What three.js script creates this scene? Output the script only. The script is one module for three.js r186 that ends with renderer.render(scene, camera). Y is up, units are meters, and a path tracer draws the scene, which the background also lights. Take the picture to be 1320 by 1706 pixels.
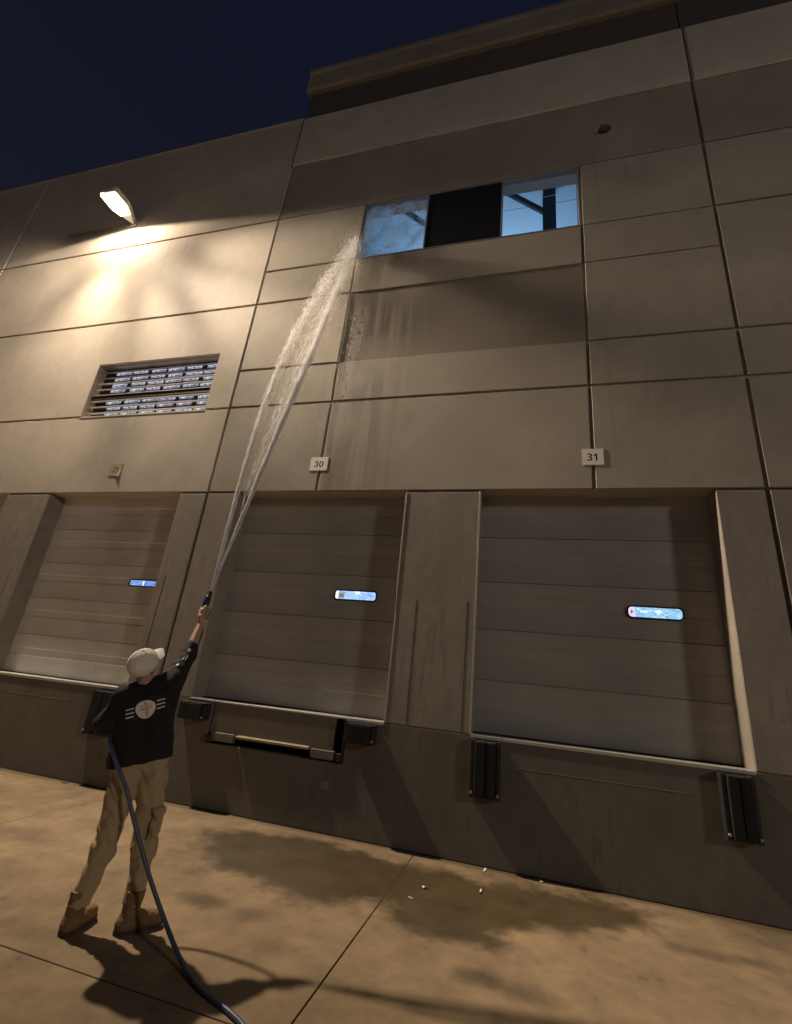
import * as THREE from 'three';
import { mergeGeometries } from 'three/addons/utils/BufferGeometryUtils.js';
import { ImprovedNoise } from 'three/addons/math/ImprovedNoise.js';
import { RoundedBoxGeometry } from 'three/addons/geometries/RoundedBoxGeometry.js';
import { RectAreaLightUniformsLib } from 'three/addons/lights/RectAreaLightUniformsLib.js';

// ---------------------------------------------------------------- camera, sky, lamp light, exposure
const scene = new THREE.Scene();
const camera = new THREE.PerspectiveCamera(94.82, 793 / 1024, 0.05, 400);
camera.rotation.order = 'YXZ';
camera.position.set(4.925, 1.643, 5.881);
camera.rotation.set(0.35207, 0.29145, 0.10855);
const renderer = new THREE.WebGLRenderer({ antialias: true });
renderer.toneMapping = THREE.LinearToneMapping;
renderer.toneMappingExposure = 1;
renderer.shadowMap.enabled = true;
RectAreaLightUniformsLib.init();
{ // night sky: deep navy overhead, a little paler towards the horizon all round
  const w = 64, h = 64, d = new Float32Array(w * h * 4);
  for (let j = 0; j < h; j++) for (let i = 0; i < w; i++) {
    const el = (j + 0.5) / h * Math.PI - Math.PI / 2, k = Math.pow(1 - Math.max(0, Math.sin(el)), 2.2), o = (j * w + i) * 4;
    d[o] = 0.0055 + 0.022 * k; d[o + 1] = 0.007 + 0.022 * k; d[o + 2] = 0.016 + 0.024 * k; d[o + 3] = 1;
  }
  const t = new THREE.DataTexture(d, w, h, THREE.RGBAFormat, THREE.FloatType);
  t.mapping = THREE.EquirectangularReflectionMapping; t.magFilter = t.minFilter = THREE.LinearFilter; t.needsUpdate = true;
  scene.background = t; scene.environment = t;
}
const LAMP = new THREE.Vector3(-3.88, 10.93, 0);
const LAMP_COLOR = new THREE.Color().setRGB(1, 0.79, 0.58);
const LAMP_SPOTS = [ // one LED array each: [offset x, aim, half angle, softness, candela]
  [0, [-3.88, 0, 0.68], 1.478, 0.03, 48],
  [0.14, [5.16, 7.0, 1.75], 0.42, 1, 760],
  [0.07, [0.78, 3.93, 6.1], 1.0, 1, 420],
  [-0.02, [-5.0, 1.09, 2.2], 0.66, 1, 290],
  [0.11, [3.73, 4.44, 0.95], 0.28, 1, 900],
  [-0.05, [-7.32, 10.28, 10.05], 0.707, 1, 430],
  [0, [-4.58, 1.91, 4.96], 1.068, 1, 120],
  [-0.1, [-10.77, 6.39, 6.34], 1.103, 1, 380],
  [0.09, [0.6, 2.9, 0.4], 0.26, 1, 380],
  [0.06, [1.6, 6.6, 3.6], 0.72, 1, 150],
];
const YARD_LIGHT = [34, 12, 17, 520];
const ROOM_LIGHT = 22;

// ---------------------------------------------------------------- helpers
const taken = {};
function numbered(n) { const k = (taken[n] = (taken[n] ?? -1) + 1); return k ? n + '_' + String(k).padStart(3, '0') : n; }
let seed = 7;
const rnd = () => { seed = (seed * 1664525 + 1013904223) >>> 0; return seed / 4294967296; };
const gauss = () => (rnd() + rnd() + rnd() + rnd() - 2) * 1.0;
const noise = new ImprovedNoise();
const sm = (a, b, x) => { const t = Math.min(1, Math.max(0, (x - a) / (b - a))); return t * t * (3 - 2 * t); };
function thing(name, label, category, pos = [0, 0, 0], group) {
  const o = new THREE.Group(); o.name = numbered(name); o.position.set(...pos); scene.add(o);
  o.userData = { label, category }; if (group) o.userData.group = group; return o;
}
function part(name, geo, mat, parent, pos, rot) {
  const m = new THREE.Mesh(geo, mat); m.name = name;
  if (pos) m.position.set(...pos); if (rot) m.rotation.set(...rot);
  parent.add(m); return m;
}
function sub(name, parent, pos = [0, 0, 0]) { const g = new THREE.Group(); g.name = name; g.position.set(...pos); parent.add(g); return g; }
const box = (w, h, d, r = 0) => r ? new RoundedBoxGeometry(w, h, d, 2, r) : new THREE.BoxGeometry(w, h, d);
function bx(name, mat, parent, x0, x1, y0, y1, z0, z1, r = 0) {
  return part(name, box(x1 - x0, y1 - y0, z1 - z0, r), mat, parent, [(x0 + x1) / 2, (y0 + y1) / 2, (z0 + z1) / 2]);
}
// periodic fractal value noise
function lattice(n, s) { const a = new Float32Array(n * n); let q = s >>> 0; for (let i = 0; i < a.length; i++) { q = (q * 1664525 + 1013904223) >>> 0; a[i] = q / 4294967296; } return a; }
function fbmField(w, h, base, oct, s, fy = 1, gain = 0.5) {
  const out = new Float32Array(w * h); let amp = 1, tot = 0;
  for (let o = 0; o < oct; o++) {
    const nx = base << o, ny = Math.max(1, Math.round(nx * fy)), n = Math.max(nx, ny), L = lattice(n, s + o * 77);
    for (let j = 0; j < h; j++) {
      const v = j / h * ny, y0 = Math.floor(v), ty = v - y0, sy = ty * ty * (3 - 2 * ty), ya = (y0 % ny) * n, yb = ((y0 + 1) % ny) * n;
      for (let i = 0; i < w; i++) {
        const u = i / w * nx, x0 = Math.floor(u), tx = u - x0, sx = tx * tx * (3 - 2 * tx), xa = x0 % nx, xb = (x0 + 1) % nx;
        out[j * w + i] += amp * ((L[ya + xa] * (1 - sx) + L[ya + xb] * sx) * (1 - sy) + (L[yb + xa] * (1 - sx) + L[yb + xb] * sx) * sy);
      }
    }
    tot += amp; amp *= gain;
  }
  for (let i = 0; i < out.length; i++) out[i] /= tot;
  return out;
}
function tex(w, h, fn, srgb = true) {
  const d = new Uint8Array(w * h * 4);
  for (let j = 0; j < h; j++) for (let i = 0; i < w; i++) {
    const c = fn(i, j, j * w + i), o = (j * w + i) * 4;
    d[o] = Math.max(0, Math.min(255, c[0] * 255)); d[o + 1] = Math.max(0, Math.min(255, c[1] * 255)); d[o + 2] = Math.max(0, Math.min(255, c[2] * 255)); d[o + 3] = 255;
  }
  const t = new THREE.DataTexture(d, w, h); t.wrapS = t.wrapT = THREE.RepeatWrapping; t.magFilter = THREE.LinearFilter; t.minFilter = THREE.LinearFilter;
  if (srgb) t.colorSpace = THREE.SRGBColorSpace; t.needsUpdate = true; return t;
}
function canvasTex(w, h, draw) {
  const c = document.createElement('canvas'); c.width = w; c.height = h; draw(c.getContext('2d'), w, h);
  const t = new THREE.CanvasTexture(c); t.colorSpace = THREE.SRGBColorSpace; return t;
}
const col = (r, g, b) => new THREE.Color().setRGB(r, g, b);
const std = (r, g, b, rough = 0.85, extra = {}) => new THREE.MeshStandardMaterial({ color: col(r, g, b), roughness: rough, ...extra });

// ---------------------------------------------------------------- materials
const fA = fbmField(1024, 1024, 4, 7, 11, 1, 0.55), fB = fbmField(1024, 1024, 32, 5, 91, 1, 0.7), fS = fbmField(1024, 1024, 48, 4, 53, 0.06, 0.6);
const paintMap = tex(1024, 1024, (i, j, k) => { const v = 0.93 + (fA[k] - 0.5) * 0.2 + (fB[k] - 0.5) * 0.07 - (fB[k] > 0.76 ? 0.05 : 0) - Math.max(0, fS[k] - 0.6) * 0.14; return [v, v * 0.995, v * 0.985]; });
const paintBump = tex(1024, 1024, (i, j, k) => { const v = 0.5 + (fB[k] - 0.5) * 0.9 + (fA[k] - 0.5) * 0.5; return [v, v, v]; }, false);
for (const t of [paintMap, paintBump]) t.repeat.set(1 / 4.3, 1 / 4.3);
const paint = (r, g, b) => new THREE.MeshStandardMaterial({ color: col(r, g, b), roughness: 0.8, map: paintMap, bumpMap: paintBump, bumpScale: 0.0011 });
const M = {
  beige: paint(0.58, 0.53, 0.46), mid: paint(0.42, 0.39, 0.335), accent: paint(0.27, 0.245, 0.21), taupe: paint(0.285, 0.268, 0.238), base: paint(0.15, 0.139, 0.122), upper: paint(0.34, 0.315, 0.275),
  bandLight: paint(0.62, 0.57, 0.5), bandDark: paint(0.12, 0.105, 0.095), cornice: paint(0.36, 0.33, 0.28),
  caulk: std(0.22, 0.2, 0.17, 0.95), doorBeige: std(0.8, 0.77, 0.73, 0.55), doorGrey: std(0.38, 0.37, 0.35, 0.6),
  galv: std(0.42, 0.41, 0.38, 0.5, { metalness: 0.3 }), guard: std(0.08, 0.07, 0.06, 0.7), rubber: std(0.005, 0.005, 0.005, 0.9),
  steelDark: std(0.016, 0.016, 0.017, 0.6), black: std(0.012, 0.012, 0.014, 0.35), white: std(0.75, 0.75, 0.73, 0.5),
};
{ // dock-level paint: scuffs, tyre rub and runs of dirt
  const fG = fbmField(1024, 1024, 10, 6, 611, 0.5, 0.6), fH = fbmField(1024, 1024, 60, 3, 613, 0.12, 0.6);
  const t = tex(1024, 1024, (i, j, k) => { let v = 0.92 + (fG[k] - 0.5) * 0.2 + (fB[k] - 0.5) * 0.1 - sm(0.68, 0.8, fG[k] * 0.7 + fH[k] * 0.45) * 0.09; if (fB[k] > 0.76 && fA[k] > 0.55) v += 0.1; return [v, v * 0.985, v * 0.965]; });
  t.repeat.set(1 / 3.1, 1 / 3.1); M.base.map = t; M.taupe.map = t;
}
{ // door faces: stucco-embossed steel, faint dirt
  const t = tex(512, 512, (i, j, k0) => { const k = j * 1024 + i, v = 0.92 + (fA[k] - 0.5) * 0.22 + (fS[k] - 0.5) * 0.12; return [v, v, v * 0.99]; });
  t.repeat.set(0.4, 0.4); M.doorBeige.map = t; M.doorGrey.map = t; M.guard.map = t;
}
// wet wall below the clerestory window: dark runs of water, splash specks
const wetW = 512, wetH = 640, wf = fbmField(wetW, wetH, 40, 4, 301, 0.05, 0.6), wf2 = fbmField(wetW, wetH, 5, 5, 77, 1.2), wf3 = fbmField(wetW, wetH, 110, 2, 5, 1.2);
function wetness(i, j, k) {
  const x = 1.88 + i / wetW * 3.86, y = 4.2 + j / wetH * 4.66;
  const side = 1 - sm(2.0, 4.0, x + (wf2[k] - 0.5) * 2.2 + (8.8 - y) * 0.12);
  return Math.max(0, Math.min(1, side * sm(0.36, 0.62, wf[k] * 0.75 + wf2[k] * 0.35)));
}
function wetMap() {
  const t = tex(wetW, wetH, (i, j, k) => { const w = wetness(i, j, k), sp = wf3[k] > 0.8 ? 0.12 : 0, m = 0.95 + (wf2[k] - 0.5) * 0.12, v = m * (1 - 0.2 * w) + sp * w * 0.5; return [v, v * 0.99, v * 0.975]; });
  return t;
}
const wetRough = tex(wetW, wetH, (i, j, k) => { const w = wetness(i, j, k); return [1, 0.85 - 0.5 * w, 1]; }, false), wetColor = wetMap();
for (const t of [wetRough, wetColor]) { t.repeat.set(1 / 3.86, 1 / 4.66); t.offset.set(-1.88 / 3.86, -4.2 / 4.66); t.wrapS = t.wrapT = THREE.ClampToEdgeWrapping; }
M.midWet = paint(0.42, 0.39, 0.335); M.midWet.map = wetColor; M.midWet.roughnessMap = wetRough; M.midWet.roughness = 1;
M.accentWet = paint(0.27, 0.245, 0.21); M.accentWet.map = wetColor; M.accentWet.roughnessMap = wetRough; M.accentWet.roughness = 1;

// ---------------------------------------------------------------- ground: concrete apron of cast slabs
const GX0 = -8, GX1 = 12, GZ0 = 0, GZ1 = 7;
const gw = 2048, gh = 717, gA = fbmField(gw, gh, 6, 6, 401, 0.35, 0.55), gB = fbmField(gw, gh, 90, 4, 17, 0.35, 0.75), gC = fbmField(gw, gh, 24, 4, 937, 0.35, 0.6);
const wetPoly = [[1.75, 0.75], [2.1, 0.25], [3.2, 0.2], [4.6, 0.25], [6.2, 0.2], [6.0, 0.75], [5.15, 1.25], [4.7, 1.6], [4.15, 1.7], [3.75, 1.45], [3.1, 1.75], [2.75, 1.45], [2.35, 1.4]];
function polyDist(px, py, P) { // negative inside
  let d = 1e9, inside = false;
  for (let i = 0, j = P.length - 1; i < P.length; j = i++) {
    const ex = P[j][0] - P[i][0], ey = P[j][1] - P[i][1], wx = px - P[i][0], wy = py - P[i][1], t = Math.min(1, Math.max(0, (wx * ex + wy * ey) / (ex * ex + ey * ey)));
    d = Math.min(d, Math.hypot(wx - ex * t, wy - ey * t));
    if ((P[i][1] > py) !== (P[j][1] > py) && px < (P[j][0] - P[i][0]) * (py - P[i][1]) / (P[j][1] - P[i][1]) + P[i][0]) inside = !inside;
  }
  return inside ? -d : d;
}
const oil = [[2.6, 2.03, 0.2, 0.1, 0.5], [2.98, 2.06, 0.13, 0.1, 0.45], [4.65, 2.08, 0.17, 0.09, 0.6], [4.95, 2.12, 0.18, 0.1, 0.5], [6.2, 0.92, 0.24, 0.09, 0.5], [6.6, 0.88, 0.2, 0.08, 0.4], [0.5, 1.7, 0.35, 0.16, 0.25], [1.1, 2.4, 0.3, 0.2, 0.25], [-1.2, 0.9, 0.4, 0.2, 0.2], [5.9, 2.6, 0.5, 0.25, 0.2], [1.9, 2.9, 0.45, 0.1, 0.22], [3.4, 2.35, 0.2, 0.1, 0.25]];
const wetG = new Float32Array(gw * gh), oilG = new Float32Array(gw * gh);
for (let j = 0; j < gh; j++) for (let i = 0; i < gw; i++) {
  const k = j * gw + i, x = GX0 + i / gw * (GX1 - GX0), z = GZ0 + j / gh * (GZ1 - GZ0), n = (gC[k] - 0.5) * 0.9 + (gA[k] - 0.5) * 0.8;
  let w = 0; if (x > 1 && x < 7 && z < 2.4) w = 1 - sm(-0.16, 0.14, polyDist(x, z, wetPoly) + n * 0.55 + (gB[k] - 0.5) * 0.25);
  if (z < 0.16) w = Math.max(w, 0.6 * (1 - sm(0.02, 0.16, z + n * 0.14)));
  wetG[k] = w;
  let o = 0; for (const [ox, oz, rx, rz, a] of oil) { const dx = (x - ox) / rx, dz = (z - oz) / rz; if (dx * dx + dz * dz < 6) o = Math.max(o, a * (1 - sm(0.2, 1.7, Math.hypot(dx, dz) + n * 0.35 + (gB[k] - 0.5) * 0.3))); }
  oilG[k] = o;
}
const gMap = tex(gw, gh, (i, j, k) => {
  let v = 0.86 + (gA[k] - 0.5) * 0.36 + (gB[k] - 0.5) * 0.3 + (gC[k] - 0.5) * 0.16; if (gB[k] < 0.22) v -= 0.06;
  v *= (1 - 0.4 * wetG[k]) * (1 - 0.5 * oilG[k]);
  return [v, v * (0.985 - 0.01 * wetG[k]), v * (0.95 - 0.07 * wetG[k])];
});
const gRough = tex(gw, gh, (i, j, k) => [1, 0.92 - 0.5 * wetG[k] * (0.55 + 0.9 * (gC[k] - 0.2)), 1], false);
const gBump = tex(gw, gh, (i, j, k) => { const v = 0.5 + (gB[k] - 0.5) * (0.9 - 0.4 * wetG[k]) + (gC[k] - 0.5) * 0.5; return [v, v, v]; }, false);
for (const t of [gMap, gRough, gBump]) { t.repeat.set(1 / (GX1 - GX0), 1 / (GZ1 - GZ0)); t.offset.set(-GX0 / (GX1 - GX0), 0); }
M.slab = new THREE.MeshStandardMaterial({ color: col(0.27, 0.204, 0.13), roughness: 1, map: gMap, roughnessMap: gRough, bumpMap: gBump, bumpScale: 0.003 });
M.yard = new THREE.MeshStandardMaterial({ color: col(0.27, 0.22, 0.155), roughness: 0.95 });
const ground = new THREE.Group(); ground.name = 'ground'; ground.userData = { kind: 'structure', label: 'stained concrete loading yard in front of the dock doors', category: 'ground' }; scene.add(ground);
{
  const g = new THREE.PlaneGeometry(160, 160); g.rotateX(-Math.PI / 2); part('sub_base', g, M.yard, ground, [0, -0.012, 40]);
  const xs = [-7.61, -3.81, -0.01, 3.79, 7.59, 11.39], zs = [0.012, 3.09, 6.7];
  for (let a = 0; a < xs.length - 1; a++) for (let b = 0; b < zs.length - 1; b++) {
    const w = xs[a + 1] - xs[a] - 0.007, d = zs[b + 1] - zs[b] - 0.007, s = new THREE.Shape(); const c = 0.003;
    const x0 = xs[a] + 0.0035, z0 = zs[b];
    s.moveTo(x0, z0); s.lineTo(x0 + w, z0); s.lineTo(x0 + w, z0 + d); s.lineTo(x0, z0 + d); s.closePath();
    const e = new THREE.ExtrudeGeometry(s, { depth: 0.1, bevelEnabled: true, bevelSize: c, bevelOffset: -c, bevelThickness: c, bevelSegments: 1 });
    e.rotateX(Math.PI / 2); // shape y -> z, extrusion goes down
    e.translate(-x0 - w / 2, -c, -z0 - d / 2);
    part('concrete_slab', e, M.slab, ground, [x0 + w / 2, 0, z0 + d / 2]);
  }
}

// ---------------------------------------------------------------- warehouse
const J = [-15.2, -7.6, 0, 7.6, 15.2], J2 = 1.88, J3 = 5.74;
const TOP = 4.235, h1 = 5.785, h2 = 6.546, h3 = 8.046, h4 = 8.845, h5 = 10.26, h6 = 11.84, h7 = 13.39, h8 = 14.4, h9 = 15.1, SILL = 1.22;
const LV = [-3.27, -0.51, 5.785, 6.985];       // louvred opening
const CW = [1.895, 5.735, 8.86, 10.245];        // clerestory opening
const DOORS = [[-7.05, -4.3], [-3.265, -0.513], [0.577, 3.289], [4.322, 7.072]];
const wh = thing('warehouse', 'large tilt-up concrete warehouse with numbered loading dock doors', 'building');
const GAP = 0.045, VENT = [6.155, 11.06, 0.13];
function panel(pts, mat, zf = 0, depth = 0.034, name = 'wall_panel', c = 0.006, hole = null) {
  const s = new THREE.Shape(pts.map(([x, y]) => new THREE.Vector2(x, y)));
  if (hole) s.holes.push(new THREE.Path().absarc(hole[0], hole[1], hole[2], 0, Math.PI * 2, true));
  const e = new THREE.ExtrudeGeometry(s, { depth: depth - c, bevelEnabled: true, bevelSize: c, bevelOffset: -c, bevelThickness: c, bevelSegments: 1 });
  e.computeBoundingBox(); const b = e.boundingBox, cx = (b.min.x + b.max.x) / 2, cy = (b.min.y + b.max.y) / 2;
  e.translate(-cx, -cy, -b.max.z);
  return part(name, e, mat, wh, [cx, cy, zf]);
}
const g2 = GAP / 2;
function cell(x0, x1, y0, y1, mat, o = {}) {
  const l = o.l ?? g2, r = o.r ?? g2, b = o.b ?? g2, t = o.t ?? g2;
  return panel([[x0 + l, y0 + b], [x1 - r, y0 + b], [x1 - r, y1 - t], [x0 + l, y1 - t]], mat, o.z ?? 0, o.depth ?? 0.034);
}
// left-hand panels (two tilt-up bays)
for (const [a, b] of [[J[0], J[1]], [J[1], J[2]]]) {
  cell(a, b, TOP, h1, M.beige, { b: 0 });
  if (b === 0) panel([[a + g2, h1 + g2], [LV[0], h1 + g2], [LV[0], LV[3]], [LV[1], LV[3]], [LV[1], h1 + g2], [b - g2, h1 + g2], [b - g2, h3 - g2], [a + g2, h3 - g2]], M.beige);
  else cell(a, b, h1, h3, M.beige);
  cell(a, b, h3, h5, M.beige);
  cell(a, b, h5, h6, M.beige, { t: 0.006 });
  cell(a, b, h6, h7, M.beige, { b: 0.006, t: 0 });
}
// middle bay with the clerestory window
{
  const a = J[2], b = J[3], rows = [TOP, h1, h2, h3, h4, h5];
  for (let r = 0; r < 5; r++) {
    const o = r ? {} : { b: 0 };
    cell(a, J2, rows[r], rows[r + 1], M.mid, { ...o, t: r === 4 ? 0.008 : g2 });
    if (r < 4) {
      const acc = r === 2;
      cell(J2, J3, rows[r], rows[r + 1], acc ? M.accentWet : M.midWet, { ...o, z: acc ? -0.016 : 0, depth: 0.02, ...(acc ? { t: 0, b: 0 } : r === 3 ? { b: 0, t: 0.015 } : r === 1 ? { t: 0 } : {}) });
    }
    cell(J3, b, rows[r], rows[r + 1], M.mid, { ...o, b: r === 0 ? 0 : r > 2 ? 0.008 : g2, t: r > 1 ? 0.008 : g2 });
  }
  panel([[a + g2, h5 + 0.008], [J2 + 0.015, h5 + 0.008], [J2 + 0.015, h5 - 0.015], [J3 - 0.005, h5 - 0.015], [J3 - 0.005, h5 + 0.008], [b - g2, h5 + 0.008], [b - g2, h6 - 0.005], [a + g2, h6 - 0.005]], M.upper, 0, 0.034, 'wall_panel', 0.006, VENT);
}
{ // right-hand bay
  const a = J[3], b = J[4];
  const rows = [TOP, h1, h2, h4, h5, h6];
  for (let r = 0; r < 5; r++) cell(a, b, rows[r], rows[r + 1], r === 4 ? M.upper : M.mid, { b: r === 0 ? 0 : g2, t: r > 2 ? 0.005 : g2 });
}
// projecting light band, dark parapet and cornice over the middle and right bays
for (const [a, b] of [[J[2], J[3]], [J[3], J[4]]]) {
  panel([[a + (a === 0 ? 0 : 0.02), h6], [b - 0.02, h6], [b - 0.02, h7], [a + (a === 0 ? 0 : 0.02), h7]], M.bandLight, 0.035, 0.07, 'parapet_band', 0.02);
  bx('parapet_wall', M.bandDark, wh, a + (a === 0 ? -0.02 : 0.01), b - 0.01, h7 - 0.02, h8 + 0.02, -0.4, -0.06);
  const g = new THREE.Shape([[-0.5, h8], [0.02, h8], [0.06, h8 + 0.06], [0.06, h9 - 0.14], [0.1, h9 - 0.1], [0.1, h9], [-0.5, h9]].map(([x, y]) => new THREE.Vector2(x, y)));
  const len = b - a - 0.012 + (a === 0 ? 0.12 : 0), e = new THREE.ExtrudeGeometry(g, { depth: len, bevelEnabled: false });
  e.rotateY(-Math.PI / 2); e.translate(len, 0, 0); e.scale(1, 1, 1);
  part('cornice', e, M.cornice, wh, [a - (a === 0 ? 0.12 : 0), 0, 0]);
}
// structural backing (0.27 m thick) round the openings
const ZB = -0.03, ZI = -0.3;
bx('backing_wall', M.beige, wh, -15.2, LV[0], TOP, h7 - 0.01, ZI, ZB);
bx('backing_wall', M.beige, wh, LV[1], 0.0, TOP, h7 - 0.01, ZI, ZB);
bx('backing_wall', M.beige, wh, LV[0], LV[1], TOP, LV[2], ZI, ZB);
bx('backing_wall', M.beige, wh, LV[0], LV[1], LV[3], h7 - 0.012, ZI, ZB);
bx('backing_wall', M.mid, wh, 0.0, CW[0], TOP, h7 - 0.015, ZI, ZB);
panel([[CW[1], TOP], [15.2, TOP], [15.2, h7 - 0.015], [CW[1], h7 - 0.015]], M.mid, ZB, ZB - ZI, 'backing_wall', 0.001, VENT);
bx('backing_wall', M.mid, wh, CW[0], CW[1], TOP, CW[2], ZI, ZB);
bx('backing_wall', M.mid, wh, CW[0], CW[1], CW[3], h7 - 0.018, ZI, ZB);
// coping on the lower parapet at the left
bx('coping', M.beige, wh, -15.2, -0.03, h7 + 0.003, h7 + 0.05, -0.34, 0.03, 0.01);
// dark dock-level wall: pillars and base
const PT = TOP - 0.035;
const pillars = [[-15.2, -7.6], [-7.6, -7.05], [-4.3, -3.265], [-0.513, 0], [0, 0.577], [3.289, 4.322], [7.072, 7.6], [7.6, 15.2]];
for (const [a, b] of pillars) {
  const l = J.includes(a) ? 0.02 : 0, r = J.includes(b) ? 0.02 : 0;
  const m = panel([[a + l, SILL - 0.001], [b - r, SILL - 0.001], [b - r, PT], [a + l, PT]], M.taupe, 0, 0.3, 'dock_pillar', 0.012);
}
bx('backing_wall', M.caulk, wh, -7.66, -7.54, 0, TOP, -0.28, -0.05); bx('backing_wall', M.caulk, wh, -0.06, 0.06, 0, TOP, -0.28, -0.05); bx('backing_wall', M.caulk, wh, 7.54, 7.66, 0, TOP, -0.28, -0.05);
for (const [a, b] of pillars) bx('lintel_joint', M.caulk, wh, a + 0.012, b - 0.012, PT - 0.01, TOP, -0.27, -0.04);
// base panels; the bay of door 30 is notched for its dock leveller
const PIT = [0.95, 2.83, 0.72];
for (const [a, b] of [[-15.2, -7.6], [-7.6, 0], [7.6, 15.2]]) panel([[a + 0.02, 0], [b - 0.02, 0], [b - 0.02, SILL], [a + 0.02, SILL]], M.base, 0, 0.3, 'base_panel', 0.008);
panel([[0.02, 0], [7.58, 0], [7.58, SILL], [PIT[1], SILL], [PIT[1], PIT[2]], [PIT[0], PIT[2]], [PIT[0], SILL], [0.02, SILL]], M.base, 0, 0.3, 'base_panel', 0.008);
// floor, roof, rear and side walls
bx('dock_floor', M.caulk, wh, -15.2, 15.2, SILL - 0.22, SILL - 0.01, -20, -0.31);
bx('roof', M.caulk, wh, -15.1, 15.1, 13.0, 13.2, -20, -0.31);
bx('rear_wall', M.beige, wh, -15.2, 15.2, 0, h7, -20.3, -20.01);
bx('side_wall', M.beige, wh, -15.5, -15.21, 0, h7, -20.3, 0); bx('side_wall', M.beige, wh, 15.21, 15.5, 0, h7, -20.3, 0);

// ---- dock doors
function slotTex(kind) {
  return canvasTex(256, 48, (c, w, h) => {
    c.fillStyle = kind === 0 ? '#6f94da' : kind === 1 ? '#8fb6ee' : '#8cc0e6'; c.fillRect(0, 0, w, h);
    let q = 99 + kind; const R = () => { q = (q * 16807) % 2147483647; return q / 2147483647; };
    const pal = kind === 0 ? ['#3d62b8', '#4a70c8', '#b7cdf5', '#8fb0ee'] : kind === 1 ? ['#a9c9f7', '#7fa2e2', '#6a8cd6', '#cfe2fb', '#b9d2f8'] : ['#5f9cc4', '#bfe3f6', '#7eb6dc', '#e4f3fa', '#4a80b4'];
    for (let i = 0; i < 190; i++) { c.fillStyle = pal[Math.floor(R() * pal.length)]; c.globalAlpha = 0.45; c.fillRect(R() * w, R() * h, 4 + R() * 22, 2 + R() * 7); }
    c.globalAlpha = 1;
    if (kind === 0) { c.strokeStyle = '#d5e2fb'; c.lineWidth = 6; c.strokeRect(0, 0, w, h); c.fillStyle = '#e6efff'; c.fillRect(112, 0, 14, h); }
    if (kind === 1) { // number sticker at the left end, an inside lamp at the top
      c.fillStyle = '#e9edfb'; c.fillRect(0, 0, 20, h); c.fillStyle = '#8f959d'; c.fillRect(20, 5, 40, 38); c.fillStyle = '#1d2126'; c.font = 'bold 27px sans-serif'; c.fillText('30', 24, 36);
      c.fillStyle = '#ffffff'; c.beginPath(); c.ellipse(140, 6, 17, 9, 0, 0, 7); c.fill();
      c.strokeStyle = '#6c8ddb'; c.lineWidth = 3; for (let i = 0; i < 7; i++) { c.beginPath(); c.moveTo(170 + i * 11, 40); c.lineTo(178 + i * 11, 10); c.stroke(); }
    }
    if (kind === 2) {
      c.fillStyle = '#d9c8e8'; c.fillRect(0, 0, 34, h); c.fillStyle = '#5f4a86'; c.beginPath(); c.moveTo(14, 14); c.lineTo(26, 22); c.lineTo(12, 34); c.fill();
      c.fillStyle = '#e9fff2'; c.fillRect(58, 16, 30, 8); c.fillRect(130, 12, 26, 12); c.fillStyle = '#f4efc2'; c.fillRect(136, 26, 10, 6);
    }
  });
}
function slotGeo(w, h, r) {
  const s = new THREE.Shape(), x = w / 2, y = h / 2;
  s.moveTo(-x + r, -y); s.lineTo(x - r, -y); s.absarc(x - r, -y + r, r, -Math.PI / 2, 0); s.lineTo(x, y - r); s.absarc(x - r, y - r, r, 0, Math.PI / 2); s.lineTo(-x + r, y); s.absarc(-x + r, y - r, r, Math.PI / 2, Math.PI); s.lineTo(-x, -y + r); s.absarc(-x + r, -y + r, r, Math.PI, Math.PI * 1.5);
  return s;
}
const DZ = -0.3; // door plane
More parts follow.
